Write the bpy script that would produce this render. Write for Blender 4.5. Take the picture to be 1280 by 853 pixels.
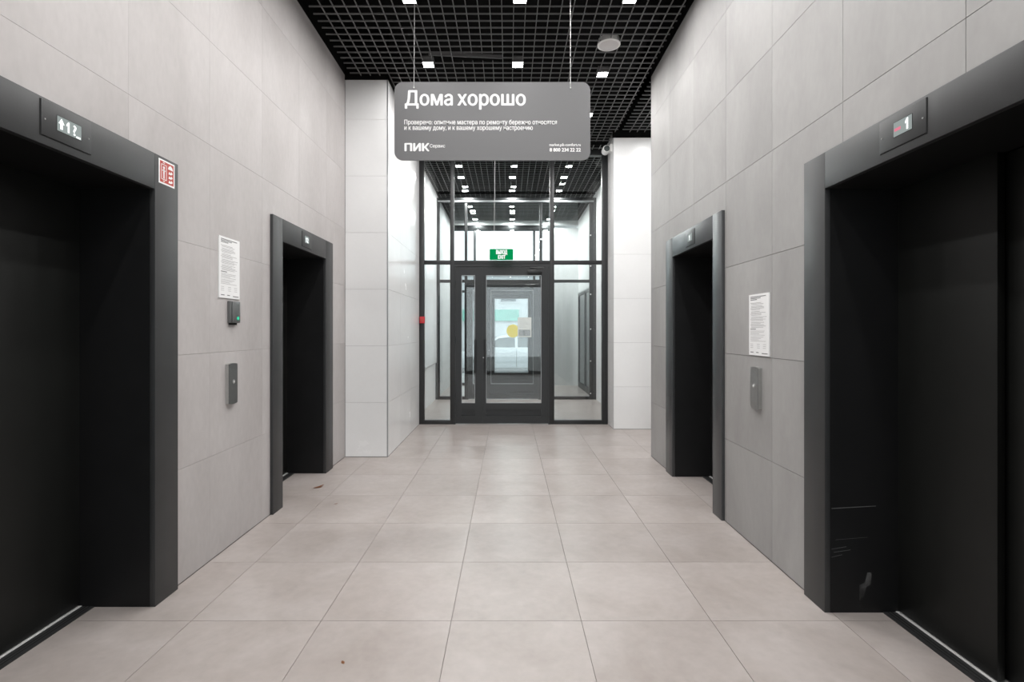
import bpy, bmesh, math, random
from mathutils import Vector

random.seed(7)
S = bpy.context.scene
COL = S.collection
for o in list(bpy.data.objects):
    bpy.data.objects.remove(o)

# ------------------------------------------------------------------ camera
cd = bpy.data.cameras.new('camera')
cam = bpy.data.objects.new('camera', cd)
COL.objects.link(cam)
cam.location = (0, 0, 1.335)
cam.rotation_euler = (math.pi / 2, 0, 0)
cd.sensor_width = 36.0
cd.lens = 18.0                      # 640 px focal length on a 1280 px frame
cd.shift_x = 0.0035
cd.shift_y = -0.0098
cd.clip_start = 0.02
cd.clip_end = 300
S.camera = cam

# ------------------------------------------------------------------ world: even white overcast sky
w = bpy.data.worlds.new('overcast_sky')
S.world = w
w.use_nodes = True
bg = w.node_tree.nodes['Background']
bg.inputs[0].default_value = (0.93, 0.97, 1.0, 1)
bg.inputs[1].default_value = 1.45

LAMP_W = 4.2                       # power of one ceiling downlight
vs = S.view_settings
vs.view_transform = 'Standard'
vs.look = 'None'
vs.gamma = 1.0
vs.use_curve_mapping = False
vs.exposure = 1.16

# ------------------------------------------------------------------ helpers
WL = {}                             # world location of every object (nothing that has children is rotated)


def setp(o, label=None, cat=None, group=None, kind=None):
    if label: o['label'] = label
    if cat: o['category'] = cat
    if group: o['group'] = group
    if kind: o['kind'] = kind
    return o


def link(o, parent, wloc):
    COL.objects.link(o)
    if parent is not None:
        o.parent = parent
        o.location = Vector(wloc) - WL[parent]
    else:
        o.location = wloc
    WL[o] = Vector(wloc)
    return o


def empty(name, loc, label=None, cat=None, group=None, kind=None):
    o = bpy.data.objects.new(name, None)
    o.empty_display_size = 0.1
    link(o, None, loc)
    return setp(o, label, cat, group, kind)


class MB:
    """collects shapes in world coordinates and links them as one mesh object"""

    def __init__(s):
        s.bm = bmesh.new()

    def box(s, x0, x1, y0, y1, z0, z1):
        x0, x1 = min(x0, x1), max(x0, x1)
        y0, y1 = min(y0, y1), max(y0, y1)
        z0, z1 = min(z0, z1), max(z0, z1)
        v = [s.bm.verts.new(p) for p in ((x0, y0, z0), (x1, y0, z0), (x1, y1, z0), (x0, y1, z0),
                                         (x0, y0, z1), (x1, y0, z1), (x1, y1, z1), (x0, y1, z1))]
        for f in ((3, 2, 1, 0), (4, 5, 6, 7), (0, 1, 5, 4), (1, 2, 6, 5), (2, 3, 7, 6), (3, 0, 4, 7)):
            s.bm.faces.new([v[i] for i in f])
        return s

    def prism(s, pts, n):
        """closed outline pts (3D, planar), pushed along vector n"""
        a = [s.bm.verts.new(p) for p in pts]
        b = [s.bm.verts.new(Vector(p) + Vector(n)) for p in pts]
        s.bm.faces.new(a)
        s.bm.faces.new(b[::-1])
        k = len(pts)
        for i in range(k):
            s.bm.faces.new([a[i], b[i], b[(i + 1) % k], a[(i + 1) % k]])
        return s

    def cyl(s, p0, p1, r0, r1=None, n=20):
        r1 = r0 if r1 is None else r1
        p0, p1 = Vector(p0), Vector(p1)
        d = (p1 - p0).normalized()
        u = d.orthogonal().normalized()
        v = d.cross(u)
        ra, rb = [], []
        for i in range(n):
            a = 2 * math.pi * i / n
            q = u * math.cos(a) + v * math.sin(a)
            ra.append(s.bm.verts.new(p0 + q * r0))
            rb.append(s.bm.verts.new(p1 + q * r1))
        s.bm.faces.new(ra[::-1])
        s.bm.faces.new(rb)
        for i in range(n):
            s.bm.faces.new([ra[i], ra[(i + 1) % n], rb[(i + 1) % n], rb[i]])
        return s

    def lathe(s, c, prof, axis='z', n=28):
        """prof: list of (radius, height) from c along axis"""
        rings = []
        for r, h in prof:
            ring = []
            for i in range(n):
                a = 2 * math.pi * i / n
                p, q = r * math.cos(a), r * math.sin(a)
                off = {'z': (p, q, h), 'y': (p, h, q), 'x': (h, p, q)}[axis]
                ring.append(s.bm.verts.new(Vector(c) + Vector(off)))
            rings.append(ring)
        for a, b in zip(rings, rings[1:]):
            for i in range(n):
                s.bm.faces.new([a[i], a[(i + 1) % n], b[(i + 1) % n], b[i]])
        s.bm.faces.new(rings[0][::-1])
        s.bm.faces.new(rings[-1])
        return s

    def tube(s, pts, r, n=8):
        for a, b in zip(pts, pts[1:]):
            s.cyl(a, b, r, n=n)
        return s

    def quad(s, *p):
        s.bm.faces.new([s.bm.verts.new(q) for q in p])
        return s

    def bevel(s, w, seg=2):
        bmesh.ops.bevel(s.bm, geom=list(s.bm.edges), offset=w, segments=seg, affect='EDGES', profile=0.5)
        return s

    def build(s, name, mat, parent=None, smooth=False, origin=None, kind=None):
        bm = s.bm
        bmesh.ops.recalc_face_normals(bm, faces=bm.faces)
        vs_ = [v.co for v in bm.verts]
        if origin is None:
            lo = Vector((min(v[i] for v in vs_) for i in range(3)))
            hi = Vector((max(v[i] for v in vs_) for i in range(3)))
            origin = (lo + hi) / 2
        origin = Vector(origin)
        for v in bm.verts:
            v.co = v.co - origin
        me = bpy.data.meshes.new(name)
        bm.to_mesh(me)
        bm.free()
        me.materials.append(M[mat] if isinstance(mat, str) else mat)
        if smooth:
            for p in me.polygons:
                p.use_smooth = True
            try:
                me.set_sharp_from_angle(angle=math.radians(35))
            except Exception:
                pass
        o = bpy.data.objects.new(name, me)
        link(o, parent, origin)
        if kind:
            o['kind'] = kind
        return o


def share(src, name, wloc, parent):
    o = bpy.data.objects.new(name, src.data)
    return link(o, parent, wloc)


def bx(name, mat, x0, x1, y0, y1, z0, z1, parent=None, bev=0, kind=None):
    m = MB().box(x0, x1, y0, y1, z0, z1)
    if bev:
        m.bevel(bev)
    return m.build(name, mat, parent, kind=kind, smooth=bev > 0)


def text_mesh(name, txt, size, mat, parent, origin, xdir, updir, bold=0.0, align='LEFT', fit=None, push=0.0015):
    """flat lettering; origin = world point of its baseline start; xdir / updir = reading and up directions"""
    cu = bpy.data.curves.new('lettering', 'FONT')
    cu.body = txt
    cu.size = size
    cu.align_x = align
    cu.resolution_u = 3
    tmp = bpy.data.objects.new('lettering_tmp', cu)
    COL.objects.link(tmp)
    dg = bpy.context.evaluated_depsgraph_get()
    me = bpy.data.meshes.new_from_object(tmp.evaluated_get(dg))
    bpy.data.objects.remove(tmp)
    bpy.data.curves.remove(cu)
    xd, ud = Vector(xdir).normalized(), Vector(updir).normalized()
    n = xd.cross(ud)
    xs = [v.co.x for v in me.vertices] or [0]
    k = 1.0
    if fit:
        k = fit / (max(xs) - min(xs))
    org = Vector(origin) + n * push
    base = [org + xd * (v.co.x * k) + ud * (v.co.y) for v in me.vertices]
    polys = [list(p.vertices) for p in me.polygons]
    offs = [(0, 0)] if bold <= 0 else [(bold, 0), (-bold, 0), (0, bold * 0.6), (0, -bold * 0.6)]
    co, faces = [], []
    for i, (du, dv) in enumerate(offs):
        faces += [[q + len(co) for q in f] for f in polys]
        co += [p + xd * du + ud * dv + n * (0.00004 * i) for p in base]
    bpy.data.meshes.remove(me)
    c = sum(co, Vector()) / max(1, len(co))
    me = bpy.data.meshes.new('lettering')
    me.from_pydata([p - c for p in co], [], faces)
    me.materials.append(M[mat])
    o = bpy.data.objects.new(name, me)
    return link(o, parent, c)


# ------------------------------------------------------------------ materials
M = {}


def base_mat(name, color, rough=0.5, metal=0.0, spec=0.5):
    m = bpy.data.materials.new(name)
    m.use_nodes = True
    b = m.node_tree.nodes['Principled BSDF']
    b.inputs['Base Color'].default_value = (*color, 1)
    b.inputs['Roughness'].default_value = rough
    b.inputs['Metallic'].default_value = metal
    b.inputs['Specular IOR Level'].default_value = spec
    M[name] = m
    return m, m.node_tree, b


def grain(name, color, rough, amount=0.1, scale=40, metal=0.0, spec=0.5, bump=0.0, bscale=400):
    """paint / metal with slight procedural mottling"""
    m, nt, b = base_mat(name, color, rough, metal, spec)
    geo = nt.nodes.new('ShaderNodeNewGeometry')
    nz = nt.nodes.new('ShaderNodeTexNoise')
    nz.inputs['Scale'].default_value = scale
    nz.inputs['Detail'].default_value = 4
    nt.links.new(geo.outputs['Position'], nz.inputs['Vector'])
    mp = nt.nodes.new('ShaderNodeMapRange')
    mp.inputs['To Min'].default_value = 1 - amount
    mp.inputs['To Max'].default_value = 1 + amount
    nt.links.new(nz.outputs['Fac'], mp.inputs['Value'])
    mx = nt.nodes.new('ShaderNodeVectorMath')
    mx.operation = 'SCALE'
    mx.inputs[0].default_value = color
    nt.links.new(mp.outputs['Result'], mx.inputs['Scale'])
    nt.links.new(mx.outputs['Vector'], b.inputs['Base Color'])
    if bump:
        n2 = nt.nodes.new('ShaderNodeTexNoise')
        n2.inputs['Scale'].default_value = bscale
        n2.inputs['Detail'].default_value = 1
        nt.links.new(geo.outputs['Position'], n2.inputs['Vector'])
        bp = nt.nodes.new('ShaderNodeBump')
        bp.inputs['Strength'].default_value = bump
        bp.inputs['Distance'].default_value = 0.001
        nt.links.new(n2.outputs['Fac'], bp.inputs['Height'])
        nt.links.new(bp.outputs['Normal'], b.inputs['Normal'])
    return m


def stone(name, c1, c2, rough, scale=1.6, streak=(1, 1, 1), tilevar=0.04, spec=0.35, fine=0.06, stain=0.0, fscale=38):
    """porcelain stoneware: cloudy two-tone mottling, fine grain, small shade shift from tile to tile"""
    m, nt, b = base_mat(name, c1, rough, 0, spec)
    N, L = nt.nodes, nt.links
    geo = N.new('ShaderNodeNewGeometry')
    oi = N.new('ShaderNodeObjectInfo')
    add = N.new('ShaderNodeVectorMath'); add.operation = 'MULTIPLY_ADD'
    add.inputs[1].default_value = streak
    cmb = N.new('ShaderNodeCombineXYZ')
    mul = N.new('ShaderNodeMath'); mul.operation = 'MULTIPLY'; mul.inputs[1].default_value = 37.0
    L.new(oi.outputs['Random'], mul.inputs[0])
    for i in range(3):
        L.new(mul.outputs[0], cmb.inputs[i])
    L.new(geo.outputs['Position'], add.inputs[0])
    L.new(cmb.outputs[0], add.inputs[2])
    n1 = N.new('ShaderNodeTexNoise')
    n1.inputs['Scale'].default_value = scale
    n1.inputs['Detail'].default_value = 6
    n1.inputs['Roughness'].default_value = 0.62
    n1.inputs['Distortion'].default_value = 0.4
    L.new(add.outputs[0], n1.inputs['Vector'])
    cr = N.new('ShaderNodeValToRGB')
    cr.color_ramp.elements[0].position = 0.3
    cr.color_ramp.elements[0].color = (*c1, 1)
    cr.color_ramp.elements[1].position = 0.7
    cr.color_ramp.elements[1].color = (*c2, 1)
    L.new(n1.outputs['Fac'], cr.inputs['Fac'])
    n2 = N.new('ShaderNodeTexNoise')
    n2.inputs['Scale'].default_value = fscale
    n2.inputs['Detail'].default_value = 5
    L.new(add.outputs[0], n2.inputs['Vector'])
    mp = N.new('ShaderNodeMapRange')
    mp.inputs['To Min'].default_value = 1 - fine
    mp.inputs['To Max'].default_value = 1 + fine
    L.new(n2.outputs['Fac'], mp.inputs['Value'])
    mr = N.new('ShaderNodeMapRange')
    mr.inputs['To Min'].default_value = 1 - tilevar
    mr.inputs['To Max'].default_value = 1 + tilevar
    L.new(oi.outputs['Random'], mr.inputs['Value'])
    k = N.new('ShaderNodeMath'); k.operation = 'MULTIPLY'
    L.new(mp.outputs[0], k.inputs[0]); L.new(mr.outputs[0], k.inputs[1])
    last = k
    if stain:
        n3 = N.new('ShaderNodeTexNoise')
        n3.inputs['Scale'].default_value = 5.5
        n3.inputs['Detail'].default_value = 8
        n3.inputs['Roughness'].default_value = 0.7
        L.new(geo.outputs['Position'], n3.inputs['Vector'])
        ms = N.new('ShaderNodeMapRange')
        ms.inputs['From Min'].default_value = 0.56
        ms.inputs['From Max'].default_value = 0.74
        ms.inputs['To Min'].default_value = 1.0
        ms.inputs['To Max'].default_value = 1 - stain
        L.new(n3.outputs['Fac'], ms.inputs['Value'])
        k2 = N.new('ShaderNodeMath'); k2.operation = 'MULTIPLY'
        L.new(last.outputs[0], k2.inputs[0]); L.new(ms.outputs[0], k2.inputs[1])
        last = k2
    sc = N.new('ShaderNodeVectorMath'); sc.operation = 'SCALE'
    L.new(cr.outputs['Color'], sc.inputs[0]); L.new(last.outputs[0], sc.inputs['Scale'])
    L.new(sc.outputs['Vector'], b.inputs['Base Color'])
    rr = N.new('ShaderNodeMapRange')
    rr.inputs['To Min'].default_value = rough - 0.06
    rr.inputs['To Max'].default_value = rough + 0.06
    L.new(n1.outputs['Fac'], rr.inputs['Value'])
    L.new(rr.outputs[0], b.inputs['Roughness'])
    return m


def glass(name, tint=(0.94, 0.965, 0.965), ior=1.66):
    m = bpy.data.materials.new(name)
    m.use_nodes = True
    nt = m.node_tree
    nt.nodes.clear()
    out = nt.nodes.new('ShaderNodeOutputMaterial')
    mx = nt.nodes.new('ShaderNodeMixShader')
    tr = nt.nodes.new('ShaderNodeBsdfTransparent')
    tr.inputs[0].default_value = (*tint, 1)
    gl = nt.nodes.new('ShaderNodeBsdfGlossy')
    gl.inputs['Roughness'].default_value = 0.0
    fr = nt.nodes.new('ShaderNodeFresnel')
    fr.inputs['IOR'].default_value = ior
    nt.links.new(fr.outputs[0], mx.inputs[0])
    nt.links.new(tr.outputs[0], mx.inputs[1])
    nt.links.new(gl.outputs[0], mx.inputs[2])
    nt.links.new(mx.outputs[0], out.inputs[0])
    M[name] = m


def emit(name, color, strength):
    m = bpy.data.materials.new(name)
    m.use_nodes = True
    nt = m.node_tree
    nt.nodes.clear()
    out = nt.nodes.new('ShaderNodeOutputMaterial')
    e = nt.nodes.new('ShaderNodeEmission')
    e.inputs[0].default_value = (*color, 1)
    e.inputs[1].default_value = strength
    nt.links.new(e.outputs[0], out.inputs[0])
    M[name] = m


stone('floor_tile', (0.362, 0.318, 0.295), (0.462, 0.418, 0.400), 0.33, scale=2.6, tilevar=0.03, spec=0.45, fine=0.10, stain=0.08, fscale=22)
stone('tile_taupe', (0.42, 0.395, 0.388), (0.515, 0.49, 0.485), 0.5, fine=0.08, scale=1.7, streak=(1, 1, 0.45), tilevar=0.02)
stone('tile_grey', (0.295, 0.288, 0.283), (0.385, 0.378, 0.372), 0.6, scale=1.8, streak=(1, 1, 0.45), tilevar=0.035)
stone('panel_white', (0.82, 0.82, 0.82), (0.86, 0.86, 0.86), 0.25, scale=1.2, tilevar=0.015, fine=0.015)
grain('grout_light', (0.46, 0.43, 0.42), 0.9, 0.05)
grain('grout_dark', (0.15, 0.147, 0.143), 0.9, 0.05)
grain('grout_floor', (0.16, 0.14, 0.13), 0.9, 0.1)
grain('grout_white', (0.34, 0.34, 0.34), 0.9, 0.05)
grain('plaster_white', (0.80, 0.81, 0.81), 0.7, 0.03, 3)
grain('plenum_black', (0.006, 0.006, 0.006), 0.95, 0.2, 6, spec=0.1)
grain('grille_black', (0.17, 0.17, 0.17), 0.4, 0.1, 20)
grain('frame_graphite', (0.037, 0.038, 0.039), 0.45, 0.18, 9, metal=0.15, bump=0.25)
grain('frame_steel', (0.072, 0.074, 0.077), 0.36, 0.15, 14, metal=0.5, bump=0.15)
grain('door_black', (0.011, 0.0118, 0.011), 0.5, 0.2, 7, spec=0.3, bump=0.2)
grain('reveal_black', (0.009, 0.009, 0.0095), 0.5, 0.25, 8, spec=0.25, bump=0.2)
grain('shadow_gap', (0.008, 0.008, 0.008), 0.8)
grain('alu_black', (0.020, 0.021, 0.022), 0.38, 0.15, 30, metal=0.1)
grain('alu_grey', (0.42, 0.43, 0.44), 0.35, 0.05, 30, metal=0.6)
grain('alu_pale', (0.78, 0.78, 0.77), 0.45, 0.04, 30)
grain('steel', (0.55, 0.55, 0.54), 0.3, 0.08, 60, metal=1.0)
grain('steel_dark', (0.20, 0.205, 0.205), 0.34, 0.1, 60, metal=0.8)
grain('steel_brushed', (0.36, 0.36, 0.355), 0.36, 0.1, 60, metal=0.8)
grain('wire_steel', (0.55, 0.55, 0.55), 0.4, 0.05, metal=0.4)
grain('sign_grey', (0.148, 0.148, 0.152), 0.42, 0.03, 3)
grain('print_white', (0.9, 0.9, 0.9), 0.5, 0.01)
grain('paper_white', (0.83, 0.83, 0.83), 0.55, 0.02, 5)
grain('paper_beige', (0.62, 0.59, 0.54), 0.6, 0.04, 8)
grain('print_ink', (0.16, 0.16, 0.16), 0.6, 0.1)
grain('print_ink_pale', (0.36, 0.36, 0.36), 0.6, 0.1)
grain('photo_grey', (0.25, 0.25, 0.24), 0.6, 0.3, 60)
grain('yellow_print', (0.80, 0.64, 0.0), 0.5, 0.03)
grain('red_print', (0.46, 0.06, 0.045), 0.5, 0.05)
grain('red_plastic', (0.55, 0.03, 0.04), 0.4, 0.05)
grain('plastic_white', (0.86, 0.86, 0.85), 0.4, 0.02)
grain('speaker_mesh', (0.72, 0.70, 0.70), 0.6, 0.12, 500)
grain('screen_dark', (0.12, 0.125, 0.125), 0.2, 0.1, 60)
grain('dry_leaf', (0.36, 0.16, 0.08), 0.8, 0.35, 60)
grain('scuff_grey', (0.10, 0.10, 0.10), 0.6, 0.4, 30)
grain('asphalt', (0.13, 0.13, 0.13), 0.9, 0.25, 30)
grain('paving', (0.26, 0.26, 0.25), 0.85, 0.2, 5)
grain('mat_grey', (0.10, 0.10, 0.10), 0.95, 0.3, 80)
grain('car_white', (0.55, 0.57, 0.58), 0.18, 0.02)
grain('car_glass', (0.05, 0.06, 0.06), 0.05, 0.05)
grain('tyre', (0.02, 0.02, 0.02), 0.8, 0.1)
grain('facade', (0.50, 0.51, 0.52), 0.8, 0.08, 1)
grain('facade_teal', (0.16, 0.42, 0.34), 0.7, 0.3, 3)
grain('window_dark', (0.06, 0.07, 0.08), 0.15, 0.1)
m_, nt__, b__ = base_mat('smear_soft', (0.20, 0.20, 0.20), 0.7)
gg = nt__.nodes.new('ShaderNodeNewGeometry')
nn = nt__.nodes.new('ShaderNodeTexNoise'); nn.inputs['Scale'].default_value = 22; nn.inputs['Detail'].default_value = 4
mm_ = nt__.nodes.new('ShaderNodeMapRange'); mm_.inputs['From Min'].default_value = 0.42; mm_.inputs['From Max'].default_value = 0.75
mm_.inputs['To Max'].default_value = 0.5
nt__.links.new(gg.outputs['Position'], nn.inputs['Vector']); nt__.links.new(nn.outputs['Fac'], mm_.inputs['Value'])
nt__.links.new(mm_.outputs[0], b__.inputs['Alpha'])
glass('clear_glass')
emit('exit_green', (0.002, 0.30, 0.09), 0.42)
emit('exit_white', (1, 1, 1), 0.5)
emit('led_white', (0.95, 1.0, 1.0), 0.8)
emit('lcd_lit', (0.55, 0.62, 0.60), 0.26)
emit('led_red', (0.9, 0.25, 0.35), 0.4)
emit('led_green', (0.06, 0.6, 0.36), 0.5)
emit('lamp_white', (1.0, 0.98, 0.96), 30)

# ------------------------------------------------------------------ room measures (metres, camera stands at x = y = 0)
XL, XR = -1.73, 1.52                # faces of the tiled side walls
YB = -1.1                           # wall behind the camera
YE_L, YE_R = 5.42, 5.45             # ends of the side walls
XC = -1.275                         # flank of the white pier on the left
YP = 6.95                           # white wall right of the glazing
XP = 1.425
YG = (7.35, 10.0, 12.6)             # the three glazed screens
ZC = 4.03                           # underside of the open-cell ceiling
ZTOP = 4.5
XVL, XVR = -1.42, 1.71              # side walls of the vestibules
FRAME = 0.022                       # how proud the lift frames stand

LIFTS = [  # side, face |x|, opening y0..y1, jamb widths near / far, |x| of door leaf
    dict(s=-1, o=(1.47, 2.475), jn=0.17, jf=0.172, zt=2.195, zo=2.022, xd=2.072, wall='l'),
    dict(s=-1, o=(3.876, 4.795), jn=0.160, jf=0.19, zt=2.185, zo=2.012, xd=2.072, wall='l'),
    dict(s=1, o=(1.46, 2.425), jn=0.17, jf=0.170, zt=2.182, zo=2.010, xd=1.845, wall='r'),
    dict(s=1, o=(3.757, 4.683), jn=0.160, jf=0.19, zt=2.185, zo=2.012, xd=1.845, wall='r'),
]
for L_ in LIFTS:
    L_['xw'] = -XL if L_['s'] < 0 else XR
    L_['xf'] = L_['xw'] - FRAME
    L_['hole'] = (L_['o'][0] - L_['jn'], L_['o'][1] + L_['jf'], 0.0, L_['zt'])

# ------------------------------------------------------------------ floor
floor = bx('floor', 'grout_floor', -2.3, 3.6, YB - 0.2, YG[0] + 0.02, -0.15, -0.006, kind='structure')
setp(floor, 'beige stoneware floor laid in large square tiles')
XJ, YJ, TP = -0.263, 2.357, 0.5985
full = {}


def sub_rects(r, holes):
    out = [r]
    for h in holes:
        nxt = []
        for a0, a1, b0, b1 in out:
            c0, c1, d0, d1 = max(a0, h[0]), min(a1, h[1]), max(b0, h[2]), min(b1, h[3])
            if c0 >= c1 - 1e-6 or d0 >= d1 - 1e-6:
                nxt.append((a0, a1, b0, b1)); continue
            if a0 < c0: nxt.append((a0, c0, b0, b1))
            if c1 < a1: nxt.append((c1, a1, b0, b1))
            if b0 < d0: nxt.append((c0, c1, b0, d0))
            if d1 < b1: nxt.append((c0, c1, d1, b1))
        out = [q for q in nxt if q[1] - q[0] > 0.004 and q[3] - q[2] > 0.004]
    return out


# area that carries tiles: the lobby, the lift thresholds, the side passage
floor_ok = [(XL, XR, YB, YG[0] - 0.03), (XR, 3.4, YE_R, YP)]
for L_ in LIFTS:
    a, b = sorted((L_['s'] * L_['xw'], L_['s'] * (L_['xd'] - 0.07)))
    floor_ok.append((a, b, L_['o'][0], L_['o'][1]))
solid = [(XL - 1, XC, YE_L, 9), (XP, 9, YP, 9)]
G = 0.0012
i0, i1 = -4, 7
for i in range(i0, i1):
    for j in range(-6, 9):
        cell = (XJ + i * TP + G, XJ + (i + 1) * TP - G, YJ + j * TP + G, YJ + (j + 1) * TP - G)
        rects = []
        for ok in floor_ok:
            q = (max(cell[0], ok[0]), min(cell[1], ok[1]), max(cell[2], ok[2]), min(cell[3], ok[3]))
            if q[1] - q[0] > 0.01 and q[3] - q[2] > 0.01:
                rects += sub_rects(q, solid)
        if not rects:
            continue
        whole = len(rects) == 1 and abs((rects[0][1] - rects[0][0]) - (TP - 2 * G)) < 1e-4 and abs((rects[0][3] - rects[0][2]) - (TP - 2 * G)) < 1e-4
        if whole and 'f' in full:
            share(full['f'], 'floor_tile', ((cell[0] + cell[1]) / 2, (cell[2] + cell[3]) / 2, -0.004), floor)
            continue
        m = MB()
        for q in rects:
            m.box(q[0], q[1], q[2], q[3], -0.008, 0.0)
        o = m.build('floor_tile', 'floor_tile', floor)
        if whole:
            full['f'] = o

# ------------------------------------------------------------------ side walls (backing with niches, stoneware tiles on top)


def side_wall(name, s, xw, lifts, yend, mat, grout, z0, zstep, yj, ystep, label):
    holes = [l['hole'] for l in lifts]
    xd = lifts[0]['xd']
    m = MB()
    m.box(s * (xd + 0.10), s * (xd + 0.22), YB - 0.2, yend, -0.15, ZTOP)
    prev = YB - 0.2
    for l in lifts:
        o0, o1 = l['o']
        m.box(s * (xw + 0.012), s * (xd + 0.10), prev, o0 - 0.021, -0.15, ZTOP)
        m.box(s * (xw + 0.012), s * (xd + 0.10), o0 - 0.021, o1 + 0.021, l['zo'] + 0.021, ZTOP)
        prev = o1 + 0.021
    m.box(s * (xw + 0.012), s * (xd + 0.10), prev, yend - 0.012, -0.15, ZTOP)
    wall = m.build(name, grout, kind='structure')
    setp(wall, label)
    g = 0.0007 if s < 0 else 0.0013
    zs = [0.004] + [z for z in (z0 + zstep * k for k in range(8)) if z < ZC - 0.02] + [ZC + 0.05]
    k0 = int(math.floor((0.35 - yj) / ystep))
    ys = []
    k = k0
    while yj + k * ystep < yend - 0.03:
        ys.append(yj + k * ystep); k += 1
    ys.append(yend)
    # plain strip behind the camera
    ys = [YB] + ys
    for a, b in zip(ys, ys[1:]):
        for c, d in zip(zs, zs[1:]):
            gv = 0.0004 if s < 0 else g
            rs = sub_rects((a + gv, b - gv, c + g, d - g), holes)
            if not rs:
                continue
            t = MB()
            for q in rs:
                t.box(s * xw, s * (xw + 0.0125), q[0], q[1], q[2], q[3])
            t.build('wall_tile', mat, wall)
    return wall


side_wall('wall_left', -1, -XL, LIFTS[:2], YE_L, 'tile_taupe', 'grout_light', 0.605, 0.603, 2.332, 0.633,
          'taupe stoneware tiled wall with two lift doorways')
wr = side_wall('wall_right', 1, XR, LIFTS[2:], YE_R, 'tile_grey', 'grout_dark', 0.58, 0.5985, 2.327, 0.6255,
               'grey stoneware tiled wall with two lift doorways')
# metal edge trim on the free corner of the right wall
bx('edge_trim', 'alu_grey', XR - 0.001, XR + 0.012, YE_R - 0.002, YE_R + 0.004, 0, ZC, wr)

# white pier on the left
m = MB().box(XL - 0.3, XC - 0.012, YE_L + 0.012, YG[0] + 0.1, -0.15, ZTOP)
pier = m.build('wall_pier', 'grout_white', kind='structure')
setp(pier, 'glossy white panelled pier beside the entrance screen')
zs = [0.004] + [0.577 + 0.6 * k for k in range(6)] + [3.995]
for c, d in zip(zs, zs[1:]):
    bx('wall_panel', 'panel_white', XL + 0.004, XC - 0.003, YE_L, YE_L + 0.0125, c + 0.001, d - 0.001, pier)
    for a, b in ((YE_L + 0.0, YE_L + 0.63), (YE_L + 0.63, YE_L + 1.26), (YE_L + 1.26, YG[0] - 0.035)):
        bx('wall_panel', 'panel_white', XC - 0.0125, XC, a + 0.001, b - 0.001, c + 0.001, d - 0.001, pier)
bx('edge_trim', 'alu_grey', XC - 0.012, XC + 0.001, YE_L - 0.001, YE_L + 0.008, 0, 3.995, pier)

# white wall on the right, beyond the side passage
m = MB().box(XP + 0.012, 3.6, YP + 0.012, YG[0] + 0.1, -0.15, ZTOP)
wfar = m.build('wall_far_right', 'grout_white', kind='structure')
setp(wfar, 'white panelled wall between entrance screen and side passage')
zs = [0.004] + [0.577 + 0.6 * k for k in range(6)] + [3.96]
for c, d in zip(zs, zs[1:]):
    for a, b in ((XP + 0.003, XP + 0.62), (XP + 0.62, XP + 1.22), (XP + 1.22, 3.4)):
        bx('wall_panel', 'panel_white', a + 0.001, b - 0.001, YP, YP + 0.0125, c + 0.001, d - 0.001, wfar)
    bx('wall_panel', 'panel_white', XP, XP + 0.0125, YP + 0.001, YG[0] - 0.035, c + 0.001, d - 0.001, wfar)
bx('edge_trim', 'alu_grey', XP - 0.001, XP + 0.004, YP - 0.001, YP + 0.003, 0, 3.96, wfar)

# side passage shell
bx('wall_passage', 'plaster_white', 3.4, 3.6, YE_R - 0.2, YP + 0.012, -0.15, ZTOP, kind='structure')
m = MB().box(XR + 0.56, 3.5, YE_R - 0.2, YE_R, -0.15, ZTOP).box(XR + 0.012, XR + 0.6, YE_R - 0.05, YE_R, -0.15, ZTOP)
m.build('wall_passage', 'plaster_white', kind='structure')

# wall behind the camera with a glazed doorway, made wider to add light from the front
DBX0, DBX1, DBZ = -1.35, 1.15, 2.75
m = MB()
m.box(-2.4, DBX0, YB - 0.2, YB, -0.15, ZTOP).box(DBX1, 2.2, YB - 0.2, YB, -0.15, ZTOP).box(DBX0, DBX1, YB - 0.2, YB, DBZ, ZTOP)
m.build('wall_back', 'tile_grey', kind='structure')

# ------------------------------------------------------------------ ceilings: black plenum and open-cell grille bars


def ceiling(name, x0, x1, y0, y1, label, extra=None, skirt=True):
    m = MB().box(x0 - 0.3, x1 + 0.3, y0 - 0.2, y1 + 0.2, ZTOP, ZTOP + 0.1)
    if extra:
        m.box(extra[0], extra[1], extra[2], extra[3], ZTOP, ZTOP + 0.1)
    z = ZC + 0.012
    m.box(x0 - 0.02, x0 + 0.006, y0, y1, z, ZTOP)
    if extra:
        m.box(x1 - 0.006, x1 + 0.02, y0, extra[2], z, ZTOP)
        m.box(extra[1] - 0.02, extra[1], extra[2], extra[3], z, ZTOP)
        m.box(x1, extra[1], extra[2] - 0.02, extra[2] + 0.002, z, ZTOP)
        m.box(XP - 0.01, extra[1], extra[3] - 0.01, extra[3] + 0.02, 3.962, ZTOP)
        m.box(XP - 0.015, XP - 0.005, extra[3] - 0.01, y1, z, ZTOP)
        m.box(x0, XC + 0.012, YE_L - 0.012, YE_L + 0.006, ZC - 0.034, ZTOP)
        m.box(XC + 0.002, XC + 0.012, YE_L - 0.012, y1, ZC - 0.034, ZTOP)
    else:
        m.box(x1 - 0.006, x1 + 0.02, y0, y1, z, ZTOP)
    m.box(x0, x1, y0 - 0.02, y0 + 0.006, z, ZTOP)
    m.box(x0, x1, y1 - 0.006, y1 + 0.02, z, ZTOP)
    c = m.build(name, 'plenum_black', kind='structure')
    return setp(c, label)


BW, BH = 0.003, 0.014


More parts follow.
